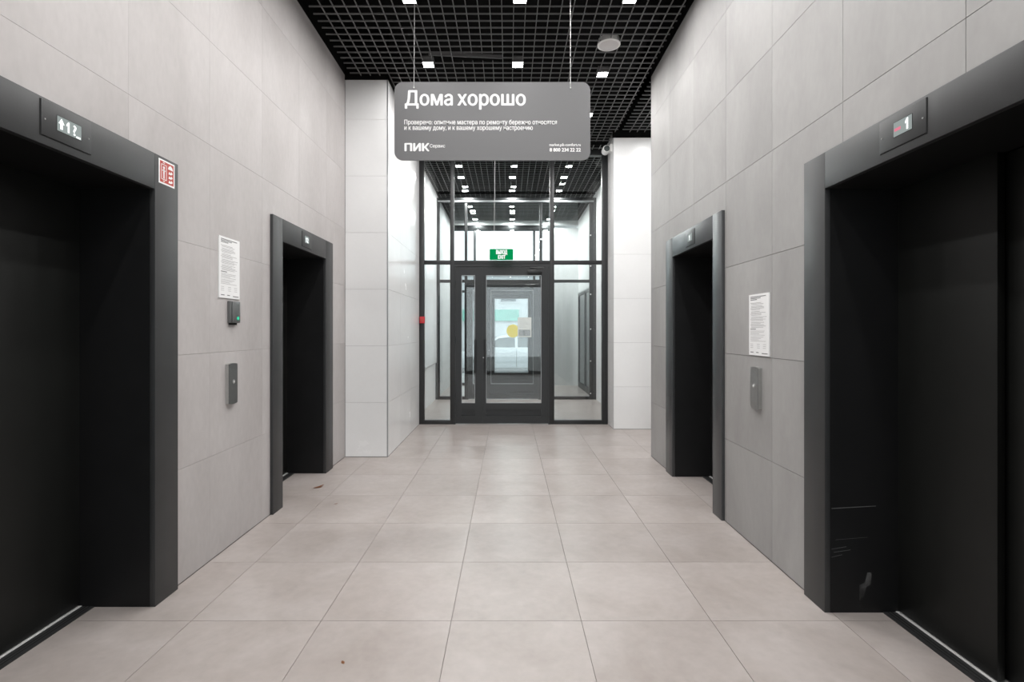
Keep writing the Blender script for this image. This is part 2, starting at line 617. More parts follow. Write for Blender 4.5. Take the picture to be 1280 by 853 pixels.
def bars(ceil, x0, x1, y0, y1, gap=None, xphase=-1.456, yphase=4.258):
    """grille bars lengthwise and crosswise at 100 mm; gap = broken spot (xa, xb, ya, yb)"""
    k = math.ceil((x0 + 0.04 - xphase) / 0.1)
    first = None
    while xphase + 0.1 * k < x1 - 0.03:
        x = xphase + 0.1 * k
        if gap and gap[0] < x < gap[1]:
            bx('grille_bar', 'grille_black', x - BW, x + BW, y0 + 0.01, gap[2], ZC, ZC + BH, ceil)
            bx('grille_bar', 'grille_black', x - BW, x + BW, gap[3], y1 - 0.01, ZC, ZC + BH, ceil)
        elif first is None:
            first = bx('grille_bar', 'grille_black', x - BW, x + BW, y0 + 0.01, y1 - 0.01, ZC, ZC + BH, ceil)
        else:
            share(first, 'grille_bar', (x, (y0 + y1) / 2, ZC + BH / 2), ceil)
        k += 1
    k = math.ceil((y0 + 0.04 - yphase) / 0.1)
    first = None
    while yphase + 0.1 * k < y1 - 0.03:
        y = yphase + 0.1 * k
        if gap and gap[2] < y < gap[3]:
            bx('grille_bar', 'grille_black', x0 + 0.01, gap[0] - 0.2, y - BW, y + BW, ZC + 0.001, ZC + BH - 0.001, ceil)
            bx('grille_bar', 'grille_black', gap[1], x1 - 0.01, y - BW, y + BW, ZC + 0.001, ZC + BH - 0.001, ceil)
        elif first is None:
            first = bx('grille_bar', 'grille_black', x0 + 0.01, x1 - 0.01, y - BW, y + BW, ZC + 0.001, ZC + BH - 0.001, ceil)
        else:
            share(first, 'grille_bar', ((x0 + x1) / 2, y, ZC + BH / 2), ceil)
        k += 1


lobby_ceiling = ceiling('ceiling', XL, XR, YB, YG[0], 'black open-cell grille ceiling over the lift lobby', extra=(XR, 3.6, YE_R, YP))
bars(lobby_ceiling, XL + 0.06, XR - 0.04, YB, YG[0] - 0.06, gap=(-0.54, -0.07, 4.97, 5.12))
bars(lobby_ceiling, XR + 0.0, 3.4, YE_R, YP)
# broken cell: one loose bar sagging across the gap
sag = MB().prism([(-0.78, 5.00, ZC), (-0.06, 5.055, ZC - 0.004), (-0.06, 5.055, ZC + 0.034), (-0.78, 5.00, ZC + 0.038)], (0, 0.0084, 0))
sag.build('grille_bar', 'grille_black', lobby_ceiling)
vest_ceiling = ceiling('ceiling', XVL, XVR, YG[0] + 0.1, YG[1] - 0.06, 'black open-cell grille ceiling inside the first vestibule')
bars(vest_ceiling, XVL, XVR, YG[0] + 0.08, YG[1] - 0.08)
porch_ceiling = ceiling('ceiling', XVL, XVR, YG[1] + 0.08, YG[2] - 0.04, 'black open-cell grille ceiling behind the second screen')
bars(porch_ceiling, XVL, XVR, YG[1] + 0.08, YG[2] - 0.06)

# ------------------------------------------------------------------ vestibule shell
bx('floor', 'floor_tile', XVL - 0.2, XVR + 0.2, YG[0] - 0.03, YG[1], -0.15, 0.0, kind='structure')
bx('floor', 'floor_tile', XVL - 0.2, XVR + 0.2, YG[1], YG[2] + 0.1, -0.15, 0.0, kind='structure')
m = MB().box(XVL - 0.2, XVL, YG[0] + 0.1, YG[2] + 0.1, 0, ZTOP)
wvl = m.build('wall_vestibule_left', 'plaster_white', kind='structure')
bx('wall_panel', 'panel_white', XVL, XVL + 0.03, YG[0] + 0.4, YG[1] - 0.1, 0.72, ZC - 0.03, wvl)
m = MB().box(XVR, XVR + 0.2, YG[0] + 0.1, YG[2] + 0.1, 0, ZTOP)
wvr = m.build('wall_vestibule_right', 'plaster_white', kind='structure')
# solid white piece of the outer wall right of the last screen, and header above it
m = MB().box(1.12, XVR, YG[2] - 0.06, YG[2] + 0.06, 0, 3.86).box(XVL, XVR, YG[2] - 0.05, YG[2] + 0.3, 3.93, ZTOP)
m.build('wall_porch', 'plaster_white', kind='structure')

# ------------------------------------------------------------------ lifts


def arrow(x0, w, z0, h):
    """up-arrow outline in (u, z)"""
    return [(x0 + 0.3 * w, z0), (x0 + 0.7 * w, z0), (x0 + 0.7 * w, z0 + 0.5 * h), (x0 + w, z0 + 0.5 * h), (x0 + 0.5 * w, z0 + h),
            (x0, z0 + 0.5 * h), (x0 + 0.3 * w, z0 + 0.5 * h)]


def lift(L_, frame_mat, label, pan, screen, chars, small):
    s, xw, xf, xd = L_['s'], L_['xw'], L_['xf'], L_['xd']
    o0, o1 = L_['o']
    zt, zo = L_['zt'], L_['zo']
    a, b = o0 - L_['jn'], o1 + L_['jf']
    root = empty('elevator_doorway', (s * xw, (o0 + o1) / 2, 0), label, 'elevator')
    P = lambda name, mat, x0, x1, *r, bev=0, par=root: bx(name, mat, s * x0, s * x1, *r, par, bev)
    # face plates
    P('jamb', frame_mat, xf, xf + 0.026, a, o0, 0, zt, bev=0.0012)
    P('jamb', frame_mat, xf, xf + 0.026, o1, b, 0, zt, bev=0.0012)
    P('header', frame_mat, xf, xf + 0.026, o0 + 0.0012, o1 - 0.0012, zo, zt, bev=0.0012)
    P('header_joint', 'shadow_gap', xf + 0.003, xf + 0.024, o0 - 0.001, o1 + 0.001, zo + 0.002, zt - 0.002)
    # linings of the niche
    P('reveal_panel', 'reveal_black', xf + 0.026, xd + 0.03, o0 - 0.02, o0, 0, zo + 0.02)
    rv = P('reveal_panel', 'reveal_black', xf + 0.026, xd + 0.03, o1, o1 + 0.02, 0, zo + 0.02)
    P('reveal_soffit', 'reveal_black', xf + 0.026, xd + 0.03, o0, o1, zo, zo + 0.02)
    # two telescoping leaves
    mid = (o0 + o1) / 2 - 0.01
    P('door_leaf', 'door_black', xd, xd + 0.03, mid, o1, 0.012, zo, bev=0.002)
    P('door_leaf', 'door_black', xd + 0.045, xd + 0.075, o0, mid + 0.06, 0.012, zo, bev=0.002)
    # threshold
    sill = P('sill', 'frame_graphite', xd - 0.072, xd - 0.008, o0 + 0.001, o1 - 0.001, -0.01, 0.004)
    for g_ in (0.052, 0.036):
        P('groove', 'shadow_gap', xd - g_, xd - g_ + 0.006, o0 + 0.002, o1 - 0.002, 0.003, 0.0045, par=sill)
    P('sill_edge', 'alu_pale', xd - 0.010, xd + 0.09, o0, o1, -0.01, 0.006)
    # floor indicator
    pa, pb, pz0, pz1 = pan
    plate = P('indicator_panel', frame_mat, xf - 0.004, xf + 0.004, pa, pb, pz0, pz1, bev=0.001)
    P('panel_shadow', 'shadow_gap', xf - 0.0008, xf + 0.003, pa - 0.003, pb + 0.001, pz0 - 0.003, pz1, par=plate)  # dark rim painted as the plate's shadow along its near and lower edges
    sa, sb, sz0, sz1 = screen
    P('bezel', 'shadow_gap', xf - 0.0046, xf + 0.002, sa - 0.002, sb + 0.002, sz0 - 0.002, sz1 + 0.002, par=plate)
    P('screen', 'lcd_lit', xf - 0.0052, xf + 0.002, sa, sb, sz0, sz1, par=plate)
    if not small:
        for yy in (pa + 0.014, pb - 0.014):
            MB().cyl((s * (xf - 0.003), yy, (pz0 + pz1) / 2 - 0.005), (s * (xf - 0.0058), yy, (pz0 + pz1) / 2 - 0.005), 0.0035, 0.003, 10).build('screw', 'steel', plate)
    h = sz1 - sz0
    xdir = (0, 1, 0) if s < 0 else (0, -1, 0)
    base_y = sa if s < 0 else sb
    sg = 1 if s < 0 else -1
    xs_ = s * (xf - 0.0052)
    for ch, u, size, mat in chars:
        if ch == 'up':
            pts = [(xs_ - s * 0.0012, base_y + sg * (u + p), sz0 + q) for p, q in arrow(0, size * 0.72, h * 0.16, h * 0.72)]
            MB().prism(pts, (s * 0.001, 0, 0)).build('arrow', mat, plate)
        elif ch == '1':
            q = size * 0.72
            one = [(0.30, 0), (0.58, 0), (0.58, 1), (0.36, 1), (0.06, 0.74), (0.06, 0.56), (0.30, 0.70)]
            pts = [(xs_ - s * 0.0012, base_y + sg * (u + a_ * q * 0.62), sz0 + h * 0.14 + b_ * q) for a_, b_ in one]
            MB().prism(pts, (s * 0.001, 0, 0)).build('digit', mat, plate)
        elif ch == 'bar':
            p0, p1 = base_y + sg * u, base_y + sg * (u + size)
            bx('bar', mat, xs_ - s * 0.0012, xs_, p0, p1, sz0 + h * 0.04, sz0 + h * 0.15, plate)
        elif ch == 'streak':
            p0, p1 = base_y + sg * u, base_y + sg * (u + size)
            bx('arrow', mat, xs_ - s * 0.0012, xs_, p0, p1, sz0 + h * 0.36, sz0 + h * 0.56, plate)
        else:
            text_mesh('digit', ch, size, mat, plate, (xs_, base_y + sg * u, sz0 + h * 0.14), xdir, (0, 0, 1), bold=size * 0.03)
    return root, rv


l1, _ = lift(LIFTS[0], 'frame_graphite', 'graphite lift doorway with the red fire lift sticker and an up arrow on its display',
             (1.868, 2.092, 2.055, 2.186), (1.933, 2.042, 2.094, 2.150),
             [('up', 0.005, 0.034, 'led_white'), ('1', 0.038, 0.055, 'led_white'), ('?', 0.066, 0.055, 'led_white'), ('bar', 0.085, 0.018, 'led_white')], False)
l2, _ = lift(LIFTS[1], 'frame_graphite', 'narrow lift doorway in the taupe wall next to the white pier',
             (4.235, 4.43, 2.04, 2.165), (4.285, 4.375, 2.075, 2.135),
             [('1', 0.02, 0.055, 'led_white'), ('2', 0.042, 0.055, 'led_white')], True)
l3, rv3 = lift(LIFTS[2], 'frame_graphite', 'graphite lift doorway with a display showing 1 and a scratched lining',
               (1.832, 2.062, 2.045, 2.172), (1.895, 1.985, 2.085, 2.140),
               [('1', 0.058, 0.058, 'led_white'), ('streak', 0.006, 0.03, 'led_red')], False)
l4, _ = lift(LIFTS[3], 'frame_steel', 'lift doorway with a paler frame in the grey wall by the passage corner',
             (4.115, 4.32, 2.04, 2.165), (4.165, 4.265, 2.075, 2.135),
             [('1', 0.036, 0.058, 'led_white')], True)

# scratches and a smear on the lining of the right lift
yr = LIFTS[2]['o'][1]
sc = MB()
for z, xa, xb, t in ((0.492, 1.53, 1.74, 0.0035), (0.30, 1.53, 1.60, 0.002), (0.285, 1.54, 1.62, 0.002), (0.345, 1.55, 1.70, 0.0012), (0.262, 1.53, 1.58, 0.002)):
    sc.quad((xa, yr - 0.0006, z), (xb, yr - 0.0006, z + 0.012), (xb, yr - 0.0006, z + 0.012 + t), (xa, yr - 0.0006, z + t))
sc.build('scratch', 'scuff_grey', rv3)
sc = MB()
sc.quad((1.665, yr - 0.0006, 0.03), (1.675, yr - 0.0006, 0.03), (1.70, yr - 0.0006, 0.15), (1.66, yr - 0.0006, 0.13))
sc.quad((1.68, yr - 0.0006, 0.12), (1.715, yr - 0.0006, 0.13), (1.722, yr - 0.0006, 0.19), (1.70, yr - 0.0006, 0.19))
sc.build('smear', 'smear_soft', rv3)

# fire lift sticker on the far jamb of the left near lift
xs = -LIFTS[0]['xf']
st = empty('fire_lift_sticker', (xs, 2.56, 2.07), 'red and white fire lift sticker on the graphite lift frame', 'sticker')
bx('backing', 'print_white', xs - 0.001, xs + 0.001, 2.500, 2.618, 2.062, 2.182, st)
bx('red_field', 'red_print', xs, xs + 0.0016, 2.508, 2.610, 2.070, 2.174, st)
sym = MB()
X0, X1 = xs + 0.001, xs + 0.0022


def srect(y0, y1, z0, z1):
    sym.box(X0, X1, y0, y1, z0, z1)


for (y0, y1, z0, z1) in ((2.516, 2.556, 2.084, 2.087), (2.516, 2.556, 2.157, 2.160), (2.516, 2.519, 2.084, 2.160), (2.553, 2.556, 2.084, 2.160),
                         (2.531, 2.541, 2.112, 2.136), (2.524, 2.548, 2.127, 2.132), (2.531, 2.535, 2.090, 2.114), (2.537, 2.541, 2.090, 2.114)):
    srect(y0, y1, z0, z1)
sym.cyl((X0, 2.536, 2.144), (X1, 2.536, 2.144), 0.007, n=12)
sym.prism([(X0, 2.527, 2.166), (X0, 2.536, 2.172), (X0, 2.545, 2.166)], (X1 - X0, 0, 0))
sym.prism([(X0, 2.527, 2.079), (X0, 2.536, 2.073), (X0, 2.545, 2.079)], (X1 - X0, 0, 0))
# helmet and flames column
sym.prism([(X0, 2.566, 2.146), (X0, 2.604, 2.146), (X0, 2.598, 2.160), (X0, 2.585, 2.168), (X0, 2.572, 2.160)], (X1 - X0, 0, 0))
for zz in (2.078, 2.100, 2.122):
    sym.prism([(X0, 2.570, zz), (X0, 2.590, zz), (X0, 2.602, zz + 0.008), (X0, 2.592, zz + 0.017), (X0, 2.586, zz + 0.008), (X0, 2.576, zz + 0.014)], (X1 - X0, 0, 0))
sym.build('pictogram', 'print_white', st)

# ------------------------------------------------------------------ wall devices


def call_panel(s, xw, yc, z0, z1, wdt, label, face='steel_dark'):
    root = empty('lift_call_panel', (s * xw, yc, z0), label, 'call panel')
    h = z1 - z0
    d = 0.026
    pts = []
    n = 10
    for i in range(n + 1):
        t = -1 + 2 * i / n
        pts.append((s * xw, yc + t * wdt / 2, z1 - 0.006 * t * t))
    for i in range(n + 1):
        t = 1 - 2 * i / n
        pts.append((s * xw, yc + t * wdt / 2, z0 + 0.006 * t * t))
    mm = MB().prism(pts, (-s * (d - 0.006), 0, 0))
    mm.build('back_box', 'steel', root)
    pts2 = [(s * (xw - d + 0.006), yc + (p[1] - yc) * 0.98, p[2]) for p in pts]
    MB().prism(pts2, (-s * 0.006, 0, 0)).build('face_plate', face, root)
    zc = (z0 + z1) / 2 + 0.012
    bt = MB().lathe((s * (xw - d), yc, zc), [(0.013, 0.0), (0.013, -s * 0.002), (0.010, -s * 0.003), (0.0, -s * 0.003)], 'x', 18)
    b_ = bt.build('button', 'steel', root)
    MB().lathe((s * (xw - d), yc, zc), [(0.0065, -s * 0.0025), (0.0055, -s * 0.0042), (0.0, -s * 0.0045)], 'x', 14).build('light', 'print_white', b_)
    return root


call_panel(-1, -XL, 3.175, 0.882, 1.136, 0.095, 'dark steel lift call panel on the taupe wall below the green-lit reader')
call_panel(1, XR, 3.118, 0.86, 1.117, 0.095, 'brushed steel lift call panel on the grey wall below the white notice', 'steel_brushed')

# key reader with green light
rx = XL
rd = empty('key_reader', (rx, 3.20, 1.37), 'small dark key reader with a green light on the taupe wall', 'reader')
bx('back_box', 'steel_dark', rx, rx + 0.024, 3.150, 3.252, 1.385, 1.520, rd, 0.003)
bx('mount', 'shadow_gap', rx, rx + 0.015, 3.165, 3.235, 1.372, 1.386, rd)
bx('face_plate', 'steel_dark', rx + 0.024, rx + 0.03, 3.160, 3.248, 1.388, 1.518, rd, 0.002)
MB().lathe((rx + 0.03, 3.218, 1.415), [(0.011, 0), (0.011, 0.003), (0.0, 0.004)], 'x', 18).build('light_ring', 'led_green', rd)


def notice(s, xw, y0, y1, z0, z1, label):
    """printed notice; y0 is the edge where reading starts"""
    ya, yb = min(y0, y1), max(y0, y1)
    root = empty('wall_notice', (s * xw, (y0 + y1) / 2, z0), label, 'notice')
    bx('sheet', 'paper_white', s * xw, s * (xw - 0.006), ya, yb, z0, z1, root)
    wdt, h = yb - ya, z1 - z0
    dr = 1 if y1 > y0 else -1
    xf = s * (xw - 0.006)

    def line(mb, u0, u1, v, t):
        p0, p1 = y0 + dr * u0 * wdt, y0 + dr * u1 * wdt
        own = mb is None
        mb = mb or MB()
        mb.box(xf, xf - s * 0.0006, p0, p1, z1 - v * h - t, z1 - v * h)
        if own:
            mb.build('heading_line', 'print_ink', root)
    bd = MB()
    rr = random.Random(3)
    for k, u in enumerate((0.86, 0.60, 0.42)):
        line(None, 0.08, u, 0.035 + k * 0.024, 0.0045)
    line(None, 0.08, 0.36, 0.565, 0.0045)
    line(None, 0.08, 0.24, 0.945, 0.005)
    line(None, 0.38, 0.50, 0.945, 0.005)
    line(None, 0.66, 0.94, 0.955, 0.005)
    v = 0.14
    for k in range(19):
        if k in (2, 6, 10, 14):
            v += 0.012
        line(bd, 0.08 + (0.04 if k % 4 else 0), 0.55 + 0.35 * rr.random(), v, 0.0022)
        v += 0.0195
    v = 0.60
    for k in range(8):
        line(bd, 0.08, (0.5 + 0.4 * rr.random()), v, 0.0020)
        v += 0.022 + (0.01 if k == 3 else 0)
    for k in range(3):
        for u in (0.08, 0.42, 0.72):
            line(bd, u, u + 0.14, 0.815 + k * 0.03, 0.002)
    bd.build('text_lines', 'print_ink_pale', root, kind='stuff')
    return root


notice(-1, -XL, 3.052, 3.284, 1.536, 1.908, 'white printed notice on the taupe wall above the key reader')
notice(1, XR, 3.222, 2.976, 1.186, 1.560, 'white printed notice on the grey wall above the steel call panel')

# ------------------------------------------------------------------ glazed screens
PT = 0.05


def screen(n, y, posts, door_posts, zt0, zt1, zh0, label, zh1=3.93, door_side=True):
    """window_n: posts, rails and panes around the doorway"""
    root = empty('window_%d' % n, ((posts[0][0] + posts[-1][1]) / 2, y, 0), None, None, None, 'structure')
    root['label'] = label
    d0, d1 = y - PT / 2 - 0.01, y + PT / 2 + 0.01
    for a, b in posts:
        bx('post', 'alu_black', a, b, d0, d1, 0, zh1, root, 0.002)
    bx('head_rail', 'alu_black', posts[0][0], posts[-1][1], d0 - 0.003, d1 + 0.003, zh0, zh1, root, 0.002)
    for (a0, a1), (b0, b1) in zip(posts, posts[1:]):
        isdoor = (a0, a1) == door_posts[0]
        bx('transom', 'alu_black', a1, b0, d0 + 0.002, d1 - 0.002, zt0, zt1, root, 0.002)
        bx('glass_pane', 'clear_glass', a1 - 0.005, b0 + 0.005, y - 0.004, y + 0.004, zt1 - 0.005, zh0 + 0.005, root)
        if not isdoor:
            bx('bottom_rail', 'alu_black', a1, b0, d0 + 0.002, d1 - 0.002, 0, 0.06, root, 0.002)
            bx('glass_pane', 'clear_glass', a1 - 0.005, b0 + 0.005, y - 0.004, y + 0.004, 0.055, zt0 + 0.005, root)
            for zz in (0.064, ):
                bx('bead', 'alu_grey', a1 + 0.004, b0 - 0.004, d0 + 0.006, d0 + 0.02, 0.06, 0.066, root)
    return root


def entrance(n, y, x0, x1, ztop, label, closer=True):
    """door_n: frame, narrow and wide leaf, panes, pulls, kick panels"""
    root = empty('door_%d' % n, ((x0 + x1) / 2, y, 0), None, None, None, 'structure')
    root['label'] = label
    d0, d1 = y - 0.04, y + 0.03
    fr = MB().box(x0, x0 + 0.022, d0, d1, 0, ztop).box(x1 - 0.022, x1, d0, d1, 0, ztop).box(x0 + 0.022, x1 - 0.022, d0, d1, ztop - 0.035, ztop)
    fr.build('door_frame', 'alu_black', root)
    W = x1 - x0
    xs_ = x0 + 0.022 + 0.385
    for side, (a, b) in enumerate(((x0 + 0.0225, xs_ - 0.0003), (xs_ + 0.0003, x1 - 0.0225))):
        ga, gb = ((a + 0.085, b - 0.105) if side == 0 else (a + 0.052, b - 0.098))
        g0, g1 = 0.302, 2.133
        zt_ = ztop - 0.04
        e0, e1 = y - 0.035, y + 0.025
        m = MB()
        m.box(a, ga, e0, e1, 0.012, zt_).box(gb, b, e0, e1, 0.012, zt_)
        m.box(ga, gb, e0, e1, g1, zt_)
        m.box(ga, gb, e0, e1, 0.215, g0).box(ga, gb, e0, e1, 0.012, 0.125)
        leaf = m.build('door_leaf', 'alu_black', root)
        bx('kick_panel', 'alu_black', ga, gb, y - 0.012, y + 0.012, 0.125, 0.215, leaf)
        bx('glass_pane', 'clear_glass', ga - 0.004, gb + 0.004, y - 0.005, y + 0.005, g0 - 0.004, g1 + 0.004, leaf)
        bd = MB()
        bd.box(ga, ga + 0.006, e0 + 0.004, e0 + 0.016, g0, g1).box(gb - 0.006, gb, e0 + 0.004, e0 + 0.016, g0, g1)
        bd.box(ga, gb, e0 + 0.004, e0 + 0.016, g0, g0 + 0.008).box(ga, gb, e0 + 0.004, e0 + 0.016, g1 - 0.008, g1)
        bd.build('glazing_bead', 'alu_grey', leaf)
        # tall pull handle
        hx = (b - 0.098) if side == 0 else (a + 0.040)
        hy = e0 - 0.055
        hm = MB()
        hm.tube([(hx, e0, 1.17), (hx, hy, 1.17)], 0.011, 10).tube([(hx, e0, 0.80), (hx, hy, 0.80)], 0.011, 10)
        hm.cyl((hx, hy, 0.74), (hx, hy, 1.215), 0.014, n=12)
        hm.build('pull_handle', 'alu_black', leaf, smooth=True)
        if side == 1:
            lk = MB().box(a + 0.004, a + 0.026, e0 - 0.006, e0, 0.88, 1.06)
            lk.build('lock_plate', 'frame_graphite', leaf)
            MB().lathe((a + 0.014, e0 - 0.006, 0.955), [(0.009, 0), (0.009, -0.006), (0, -0.007)], 'y', 14).build('lock_cylinder', 'steel', leaf)
            if closer:
                cb = MB().box(b - 0.30, b - 0.09, e0 - 0.05, e0, 2.155, 2.205)
                cb.bevel(0.006)
                cb.build('closer_body', 'alu_black', leaf, smooth=True)
                MB().tube([(b - 0.20, e0 - 0.03, 2.21), (b - 0.08, e0 - 0.16, 2.225), (b - 0.26, d0, 2.24)], 0.008, 8).build('closer_arm', 'steel_dark', leaf)
        if side == 0:
            for hz in (0.35, 1.15, 1.95):
                MB().cyl((a - 0.003, e0 - 0.006, hz), (a - 0.003, e0 - 0.006, hz + 0.1), 0.009, n=10).build('hinge', 'alu_black', leaf)
    return root


DX0, DX1 = -0.778, 0.592
screen(1, YG[0], [(-1.278, -1.205), (-0.833, -0.778), (0.592, 0.655), (1.338, 1.42)], [(-0.833, -0.778)], 2.29, 2.345, 3.85,
       'black framed glass screen between the lobby and the first vestibule')
entrance(1, YG[0], DX0, DX1, 2.29, 'black glazed entrance door with a narrow and a wide leaf, facing the lobby')
s2 = screen(2, YG[1], [(-1.42, -1.34), (-0.855, -0.80), (0.605, 0.66), (1.58, 1.71)], [(-0.855, -0.80)], 2.28, 2.335, 3.85,
            'black framed glass screen behind the first vestibule')
for xx in (1.60,):
    for zz in (0.12, 0.75, 1.37, 2.05, 2.6, 3.2):
        MB().lathe((xx, YG[1] - 0.035, zz), [(0.012, 0), (0.012, -0.004), (0, -0.006)], 'y', 10).build('lamp_glint', 'print_white', s2)  # white dots painted on the post for the reflections of lamps
entrance(2, YG[1], -0.80, 0.605, 2.28, 'black glazed door between the two vestibules, with stickers on its glass')
s3 = screen(3, YG[2], [(XVL, XVL + 0.06), (-0.855, -0.80), (0.605, 0.66), (1.06, 1.13)], [(-0.855, -0.80)], 2.28, 2.335, 3.80,
            'black framed outer glass screen towards the street')
entrance(3, YG[2], -0.80, 0.605, 2.28, 'black glazed outer door towards the street', closer=False)

# pale reflective strip along the head of the second screen
bx('light_strip', 'alu_grey', XVL + 0.05, XVR - 0.05, YG[1] - 0.05, YG[1] - 0.036, 3.845, 3.875, s2)

# side door of the porch on the right wall
sd = empty('door_4', (XVR, 11.3, 0), None, None, None, 'structure')
sd['label'] = 'dark framed glazed side door on the right wall of the porch'
m = MB()
y0, y1 = 10.25, 12.35
for a, b in ((y0, y0 + 0.09), ((y0 + y1) / 2 - 0.05, (y0 + y1) / 2 + 0.05), (y1 - 0.09, y1)):
    m.box(XVR - 0.03, XVR + 0.0, a, b, 0, 2.25)
m.box(XVR - 0.03, XVR, y0, y1, 2.17, 2.25).box(XVR - 0.03, XVR, y0, y1, 0, 0.12)
m.build('door_frame', 'alu_black', sd)
for a, b in ((y0 + 0.09, (y0 + y1) / 2 - 0.05), ((y0 + y1) / 2 + 0.05, y1 - 0.09)):
    bx('glass_pane', 'window_dark', XVR - 0.012, XVR - 0.002, a, b, 0.12, 2.17, sd)
bx('head_trim', 'alu_grey', XVR - 0.034, XVR - 0.03, y0, y1, 2.225, 2.25, sd)

# unseen glazed doorway behind the camera, widened for the light it lets in
db = empty('door_5', ((DBX0 + DBX1) / 2, YB, 0), None, None, None, 'structure')
db['label'] = 'glazed door at the near end of the lobby, widened to add light'
m = MB().box(DBX0, DBX0 + 0.05, YB - 0.12, YB - 0.04, 0, DBZ).box(DBX1 - 0.05, DBX1, YB - 0.12, YB - 0.04, 0, DBZ)
m.box(DBX0 + 0.05, DBX1 - 0.05, YB - 0.12, YB - 0.04, DBZ - 0.06, DBZ).box(DBX0 + 0.05, DBX1 - 0.05, YB - 0.12, YB - 0.04, 0, 0.1)
m.build('door_frame', 'alu_black', db)
bx('glass_pane', 'clear_glass', DBX0 + 0.045, DBX1 - 0.045, YB - 0.085, YB - 0.075, 0.095, DBZ - 0.055, db)

# stickers on the glass of the second door
gy = YG[1] - 0.0055
ys_ = MB().cyl((0.09, gy, 1.335), (0.09, gy - 0.001, 1.335), 0.128, n=40)
o = ys_.build('round_sticker', 'yellow_print')
setp(o, 'round yellow sticker on the glass of the second door', 'sticker')
nt_ = empty('door_notice', (0.315, gy, 1.215), 'beige paper notice with a grey picture stuck over the yellow sticker', 'notice')
bx('sheet', 'paper_beige', 0.182, 0.448, gy - 0.004, gy - 0.0015, 1.215, 1.600, nt_)
bx('picture', 'photo_grey', 0.20, 0.43, gy - 0.005, gy - 0.004, 1.235, 1.36, nt_)
bx('picture_figure', 'print_ink', 0.285, 0.325, gy - 0.0056, gy - 0.005, 1.25, 1.345, nt_)
m = MB()
for k in range(6):
    m.box(0.21, 0.30 + 0.12 * ((k * 37) % 7) / 7, gy - 0.005, gy - 0.004, 1.565 - k * 0.032, 1.572 - k * 0.032)
m.build('text_lines', 'print_ink_pale', nt_)

# ------------------------------------------------------------------ hanging sign
SY = 3.9
SX0, SX1, SZ0, SZ1 = -0.868, 0.624, 2.635, 3.232


def rrect(x0, x1, z0, z1, r, y, n=8):
    pts = []
    for cx, cz, a0 in ((x1 - r, z1 - r, 0), (x0 + r, z1 - r, 90), (x0 + r, z0 + r, 180), (x1 - r, z0 + r, 270)):
        for i in range(n + 1):
            a = math.radians(a0 + 90 * i / n)
            pts.append((cx + r * math.cos(a), y, cz + r * math.sin(a)))
    return pts


sg_ = empty('hanging_sign', ((SX0 + SX1) / 2, SY, SZ0), 'grey rounded sign board with white Russian lettering hung on two wires', 'sign')
MB().prism(rrect(SX0, SX1, SZ0, SZ1, 0.065, SY), (0, 0.008, 0)).build('board', 'sign_grey', sg_)
KX = SY / 640.0


def sp(px, py):
    return ((px - 635.5) * KX, SY, 1.335 + (414 - py) * KX)


def lettering(name, txt, px0, px1, pybase, size_px, bold):
    text_mesh(name, txt, size_px * KX, 'print_white', sg_, sp(px0, pybase), (1, 0, 0), (0, 0, 1), bold=bold * KX, fit=(px1 - px0) * KX)


lettering('headline', 'Дома', 505.5, 564.5, 131.8, 25.5, 0.6)
lettering('headline', 'хорошо', 571.5, 656, 131.8, 25.5, 0.6)
lettering('text_line', 'Проверено: опытные мастера по ремонту бережно относятся', 505, 695.5, 155.6, 7.9, 0.12)
lettering('text_line', 'и к вашему дому, и к вашему хорошему настроению', 505, 665.5, 162.6, 7.9, 0.12)
lettering('logo', 'ПИК', 505, 535, 189, 13.2, 0.75)
lettering('logo_word', 'Сервис', 537, 556, 184.6, 5.8, 0.1)
lettering('web_address', 'market.pik-comfort.ru', 686.5, 725.5, 182.8, 5.0, 0.1)
lettering('phone_number', '8 800 234 22 22', 687, 725.5, 189.6, 6.2, 0.28)
for px in (517.5, 713.0):
    x = (px - 635.5) * KX
    wr_ = MB().cyl((x, SY - 0.003, SZ1 - 0.04), (x + (0.006 if px < 600 else 0.0), SY - 0.003, ZC + 0.02), 0.0022, n=6)
    wo = wr_.build('wire', 'wire_steel', sg_)
    MB().cyl((x, SY - 0.001, SZ1 - 0.045), (x, SY - 0.006, SZ1 - 0.045), 0.005, n=10).build('wire_clip', 'steel', wo)

# ------------------------------------------------------------------ exit sign
EY = 7.1
k = EY / 640.0
ex = lambda px: (px - 635.5) * k
ez = lambda py: 1.335 + (414 - py) * k
es = empty('exit_sign', (ex(626.5), EY, ez(325)), 'green lit exit sign hung on a wire above the entrance door', 'exit sign')
m = MB().box(ex(612), ex(641.5), EY - 0.012, EY + 0.012, ez(325.2), ez(311.5))
m.bevel(0.003)
m.build('light_box', 'exit_green', es, smooth=True)
text_mesh('lettering', 'ВЫХОД', 7.0 * k, 'exit_white', es, (ex(620.0), EY - 0.012, ez(318.0)), (1, 0, 0), (0, 0, 1), bold=0.25 * k, fit=13.5 * k)
text_mesh('lettering', 'EXIT', 6.6 * k, 'exit_white', es, (ex(622.4), EY - 0.012, ez(323.8)), (1, 0, 0), (0, 0, 1), bold=0.25 * k, fit=9.0 * k)
MB().cyl((ex(617.5), EY, ez(312)), (ex(619), EY, ZC + 0.02), 0.003, n=6).build('wire', 'wire_steel', es)
MB().cyl((ex(612.8), EY, ez(311.7)), (ex(617.5), EY, ez(306)), 0.0015, n=6).build('wire', 'wire_steel', es)

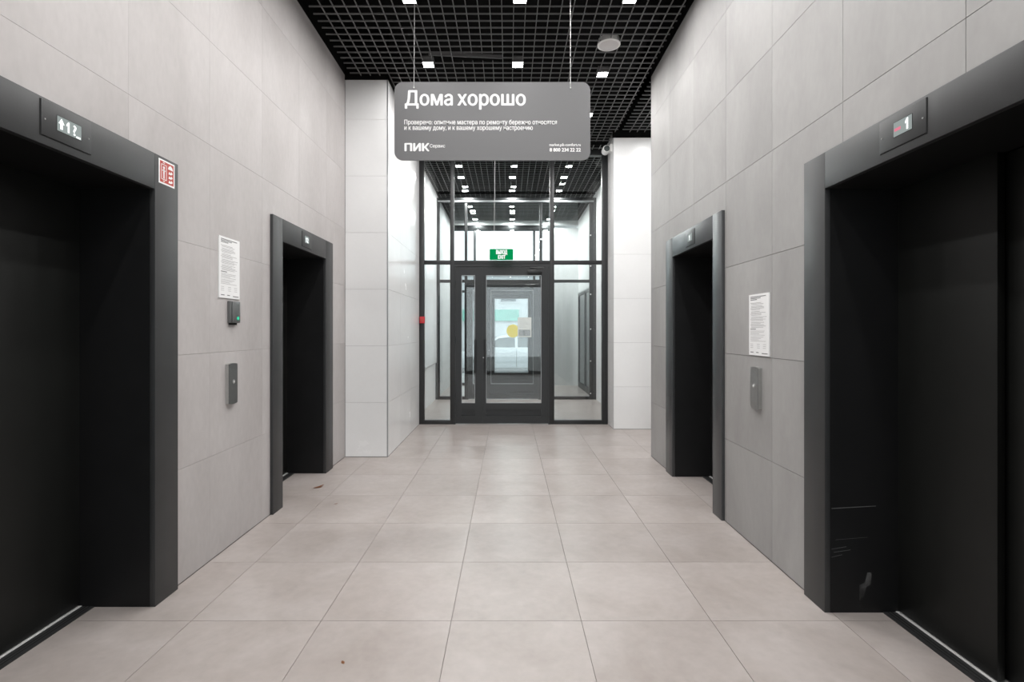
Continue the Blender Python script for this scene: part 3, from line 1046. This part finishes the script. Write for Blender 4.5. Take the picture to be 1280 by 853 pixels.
# ------------------------------------------------------------------ red call point on the left post of the screen
cp = empty('fire_call_point', (-1.205, YG[0] - 0.06, 1.42), 'small red fire alarm call point on the black screen post', 'alarm')
m = MB().box(-1.262, -1.192, YG[0] - 0.075, YG[0] - 0.033, 1.445, 1.54)
m.bevel(0.004)
b_ = m.build('housing', 'red_plastic', cp, smooth=True)
bx('press_window', 'red_print', -1.248, -1.206, YG[0] - 0.077, YG[0] - 0.0745, 1.475, 1.512, b_)

# ------------------------------------------------------------------ security camera on the white wall
sc_ = empty('security_camera', (XP - 0.02, YP + 0.1, 3.78), 'white security camera at the top corner of the white wall', 'camera')
bx('bracket', 'plastic_white', XP - 0.03, XP, YP + 0.06, YP + 0.16, 3.80, 3.90, sc_, 0.004)
MB().lathe((XP - 0.075, YP + 0.2, 3.84), [(0.04, 0.02), (0.052, 0), (0.052, -0.11), (0.045, -0.13), (0.0, -0.13)], 'y', 24).build('camera_body', 'plastic_white', sc_, smooth=True)
MB().lathe((XP - 0.075, YP + 0.071, 3.84), [(0.04, 0), (0.034, -0.018), (0.016, -0.028), (0.0, -0.03)], 'y', 20).build('lens_dome', 'car_glass', sc_, smooth=True)

# ------------------------------------------------------------------ ceiling loudspeaker
spk = empty('ceiling_speaker', (0.945, 4.818, ZC), 'round white loudspeaker in the black grille ceiling', 'loudspeaker')
MB().lathe((0.945, 4.818, ZC + 0.03), [(0.098, 0.02), (0.106, -0.024), (0.108, -0.034), (0.096, -0.038), (0.0, -0.038)], 'z', 40).build('rim', 'plastic_white', spk, smooth=True)
MB().lathe((0.945, 4.818, ZC - 0.008), [(0.09, 0), (0.086, -0.003), (0.0, -0.006)], 'z', 40).build('grille', 'speaker_mesh', spk, smooth=True)

# ------------------------------------------------------------------ downlights


def downlight(x, y, label, group, power):
    root = empty('ceiling_light', (x, y, ZC), label, 'ceiling light', group)
    hz = ZC
    h = 0.056
    if 'h' in full:
        share(full['h'], 'housing', (x, y, ZC + 0.02), root)
        share(full['l'], 'diffuser', (x, y, ZC - 0.0085), root)
    else:
        m = MB()
        m.box(x - h, x + h, y - h, y - h + 0.006, ZC - 0.012, ZC + 0.05).box(x - h, x + h, y + h - 0.006, y + h, ZC - 0.012, ZC + 0.05)
        m.box(x - h, x - h + 0.006, y - h + 0.006, y + h - 0.006, ZC - 0.012, ZC + 0.05).box(x + h - 0.006, x + h, y - h + 0.006, y + h - 0.006, ZC - 0.012, ZC + 0.05)
        m.box(x - h + 0.006, x + h - 0.006, y - h + 0.006, y + h - 0.006, ZC + 0.0, ZC + 0.05)
        full['h'] = m.build('housing', 'grille_black', root, origin=(x, y, ZC + 0.02))
        full['l'] = bx('diffuser', 'lamp_white', x - 0.05, x + 0.05, y - 0.05, y + 0.05, ZC - 0.01, ZC - 0.007, root)
    ld = bpy.data.lights.new('lamp', 'AREA')
    ld.shape = 'SQUARE'
    ld.size = 0.09
    ld.energy = power
    ld.color = (1.0, 0.985, 0.97)
    ld.spread = math.radians(175)
    lo = bpy.data.objects.new('lamp', ld)
    link(lo, root, (x, y, ZC - 0.013))


for y in (-0.25, 0.85, 1.95, 3.05, 4.14, 5.16, 6.36):
    for x in (-0.806, 0.094, 0.985):
        colw = {-0.806: 'nearest the taupe wall', 0.094: 'in the middle line', 0.985: 'nearest the grey wall'}[x]
        roww = {6.36: 'lobby downlight between hanging sign and entrance screen', 5.16: 'lobby downlight just beyond the hanging sign',
                4.14: 'lobby downlight right over the hanging sign', 3.05: 'lobby downlight before the hanging sign', 1.95: 'lobby downlight between the near lifts',
                0.85: 'lobby downlight short of the near lifts', -0.25: 'lobby downlight by the near glazed door'}[y]
        downlight(x, y + (0.2 if (x > 0.9 and y > 5 and y < 6) else 0), 'square %s, %s' % (roww, colw), 'lobby downlights', LAMP_W)
VROW = {8.95: 'vestibule downlight halfway to the second screen', 9.8: 'vestibule downlight just before the second screen',
        11.45: 'porch downlight halfway to the outer screen', 12.3: 'porch downlight just before the outer screen'}
for y in VROW:
    for x in ((-0.83, 0.07, 0.97) if y < YG[1] else (-0.80, 0.09, 0.98)):
        side = 'by the panelled wall' if x < -0.5 else ('in line with the doors' if x < 0.5 else 'by the bare wall')
        downlight(x, y, 'square %s, %s' % (VROW[y], side), 'vestibule downlights' if y < YG[1] else 'porch downlights', LAMP_W * 1.8)
for x in (2.0, 2.9):
    downlight(x, 6.2, 'square side passage downlight %s' % ('near the lobby corner' if x < 2.5 else 'at the closed end'), 'passage downlights', LAMP_W)

# ------------------------------------------------------------------ litter on the floor


def leaf(x, y, size, rot, label, curl=0.3):
    m = MB()
    n = 7
    top, bot = [], []
    for i in range(n):
        t = i / (n - 1)
        wd = size * 0.28 * math.sin(math.pi * min(1, t * 0.94 + 0.04)) ** 0.8
        cx = (t - 0.5) * size
        z = 0.003 + curl * size * (t - 0.4) ** 2
        for sgn, arr in ((1, top), (-1, bot)):
            px, py = cx, sgn * wd
            q = (x + px * math.cos(rot) - py * math.sin(rot), y + px * math.sin(rot) + py * math.cos(rot), z + (0.15 * wd if sgn > 0 else 0.4 * wd))
            arr.append(m.bm.verts.new(q))
    for i in range(n - 1):
        m.bm.faces.new([top[i], top[i + 1], bot[i + 1], bot[i]])
    g = bmesh.ops.solidify(m.bm, geom=list(m.bm.faces), thickness=0.001)
    o = m.build('dry_leaf', 'dry_leaf')
    zmin = min((o.matrix_world @ v.co).z for v in o.data.vertices) + WL[o].z
    o.location.z -= zmin - 0.0005
    return setp(o, label, 'leaf')


leaf(-1.62, 4.37, 0.09, 0.7, 'curled brown leaf on the floor in front of the narrow lift by the pier', 0.6)
leaf(-0.666, 2.06, 0.022, 2.3, 'tiny orange-brown leaf scrap lying on a tile nearest the lobby end', 0.3)
leaf(-1.33, 3.95, 0.03, 0.2, 'small brown leaf scrap on the floor between the left lifts', 0.3)

# ------------------------------------------------------------------ street outside
bx('ground', 'paving', -30, 30, YG[2] + 0.1, 16.0, -0.5, -0.01, kind='structure')
bx('ground', 'asphalt', -60, 60, 16.0, 80, -0.6, -0.34, kind='structure')
bx('ground', 'paving', -30, 30, -12, YB - 0.2, -0.5, -0.01, kind='structure')
kerb = bx('kerb', 'facade', -30, 30, 15.95, 16.1, -0.5, 0.005, kind='structure')

# parked car, side on
CX, CYY, CZ = -0.05, 20.1, -0.34
car = empty('car', (CX, CYY, CZ), 'white hatchback car parked across the street', 'car')


def cpt(u, z, v):
    return (CX + u, CYY + v, CZ + z)


body = [(-2.05, 0.35), (-2.08, 0.62), (-1.95, 0.80), (-1.15, 0.98), (-0.95, 1.02), (2.02, 1.06), (2.10, 0.85), (2.10, 0.38), (1.95, 0.28), (-1.9, 0.27)]
m = MB().prism([cpt(u, z, -0.86) for u, z in body], (0, 1.72, 0))
m.bevel(0.03, 2)
m.build('body', 'car_white', car, smooth=True)
cab = [(-1.02, 1.0), (-0.35, 1.46), (0.0, 1.53), (0.9, 1.56), (1.6, 1.50), (2.02, 1.04)]
m = MB()
a = [m.bm.verts.new(cpt(u, z, -0.84 + (z - 1.0) * 0.3)) for u, z in cab]
b = [m.bm.verts.new(cpt(u, z, 0.84 - (z - 1.0) * 0.3)) for u, z in cab]
m.bm.faces.new(a); m.bm.faces.new(b[::-1])
for i in range(len(a)):
    m.bm.faces.new([a[i], b[i], b[(i + 1) % len(a)], a[(i + 1) % len(a)]])
m.build('cabin', 'car_white', car)
for wn in ([(-0.82, 1.06), (-0.32, 1.40), (0.30, 1.46), (0.30, 1.06)], [(0.40, 1.06), (0.40, 1.46), (0.95, 1.47), (1.25, 1.40), (1.35, 1.06)]):
    pts = [cpt(u, z, -0.845 + (z - 1.0) * 0.3) for u, z in wn]
    MB().prism(pts, (0, -0.012, 0)).build('side_window', 'car_glass', car)
MB().prism([cpt(-0.99, 1.03, -0.7), cpt(-0.40, 1.45, -0.62), cpt(-0.40, 1.45, 0.62), cpt(-0.99, 1.03, 0.7)], (-0.012, 0, 0.012)).build('windscreen', 'car_glass', car)
for u in (-1.3, 1.35):
    for v in (-0.87, 0.67):
        wh = MB().lathe(cpt(u, 0.32, v), [(0.24, 0.0), (0.32, 0.02), (0.32, 0.18), (0.24, 0.2)], 'y', 26).build('wheel', 'tyre', car, smooth=True)
        MB().lathe(cpt(u, 0.32, v), [(0.20, 0.0), (0.20, -0.012), (0.05, -0.018), (0, -0.018)], 'y', 20).build('hub', 'alu_grey', wh, smooth=True)
for u in (0.16, 1.10):
    bx('door_handle', 'car_white', CX + u, CX + u + 0.16, CYY - 0.885, CYY - 0.855, CZ + 0.88, CZ + 0.91, car)
for u in (-0.55, 0.35, 1.25):
    bx('door_gap', 'shadow_gap', CX + u, CX + u + 0.012, CYY - 0.862, CYY - 0.85, CZ + 0.32, CZ + 1.0, car)
bx('mirror', 'car_white', CX - 0.72, CX - 0.55, CYY - 1.02, CYY - 0.85, CZ + 1.02, CZ + 1.14, car, 0.01)

# low building across the street
bd = empty('street_building', (0, 34, -0.34), 'pale low building with a teal fascia across the street', 'building')
bx('wall', 'facade', -16, 16, 34, 40, -0.34, 5.0, bd)
bx('roof_edge', 'alu_grey', -16.1, 16.1, 33.9, 40.1, 5.0, 5.15, bd)
bx('fascia', 'facade_teal', -16, 0.7, 33.85, 34, 2.0, 2.75, bd)
for k in range(-7, 8):
    wn = bx('window', 'alu_grey', k * 2.0 - 0.6, k * 2.0 + 0.6, 33.93, 34.0, 3.2, 4.4, bd)
    bx('pane', 'window_dark', k * 2.0 - 0.5, k * 2.0 + 0.5, 33.91, 33.93, 3.3, 4.3, wn)
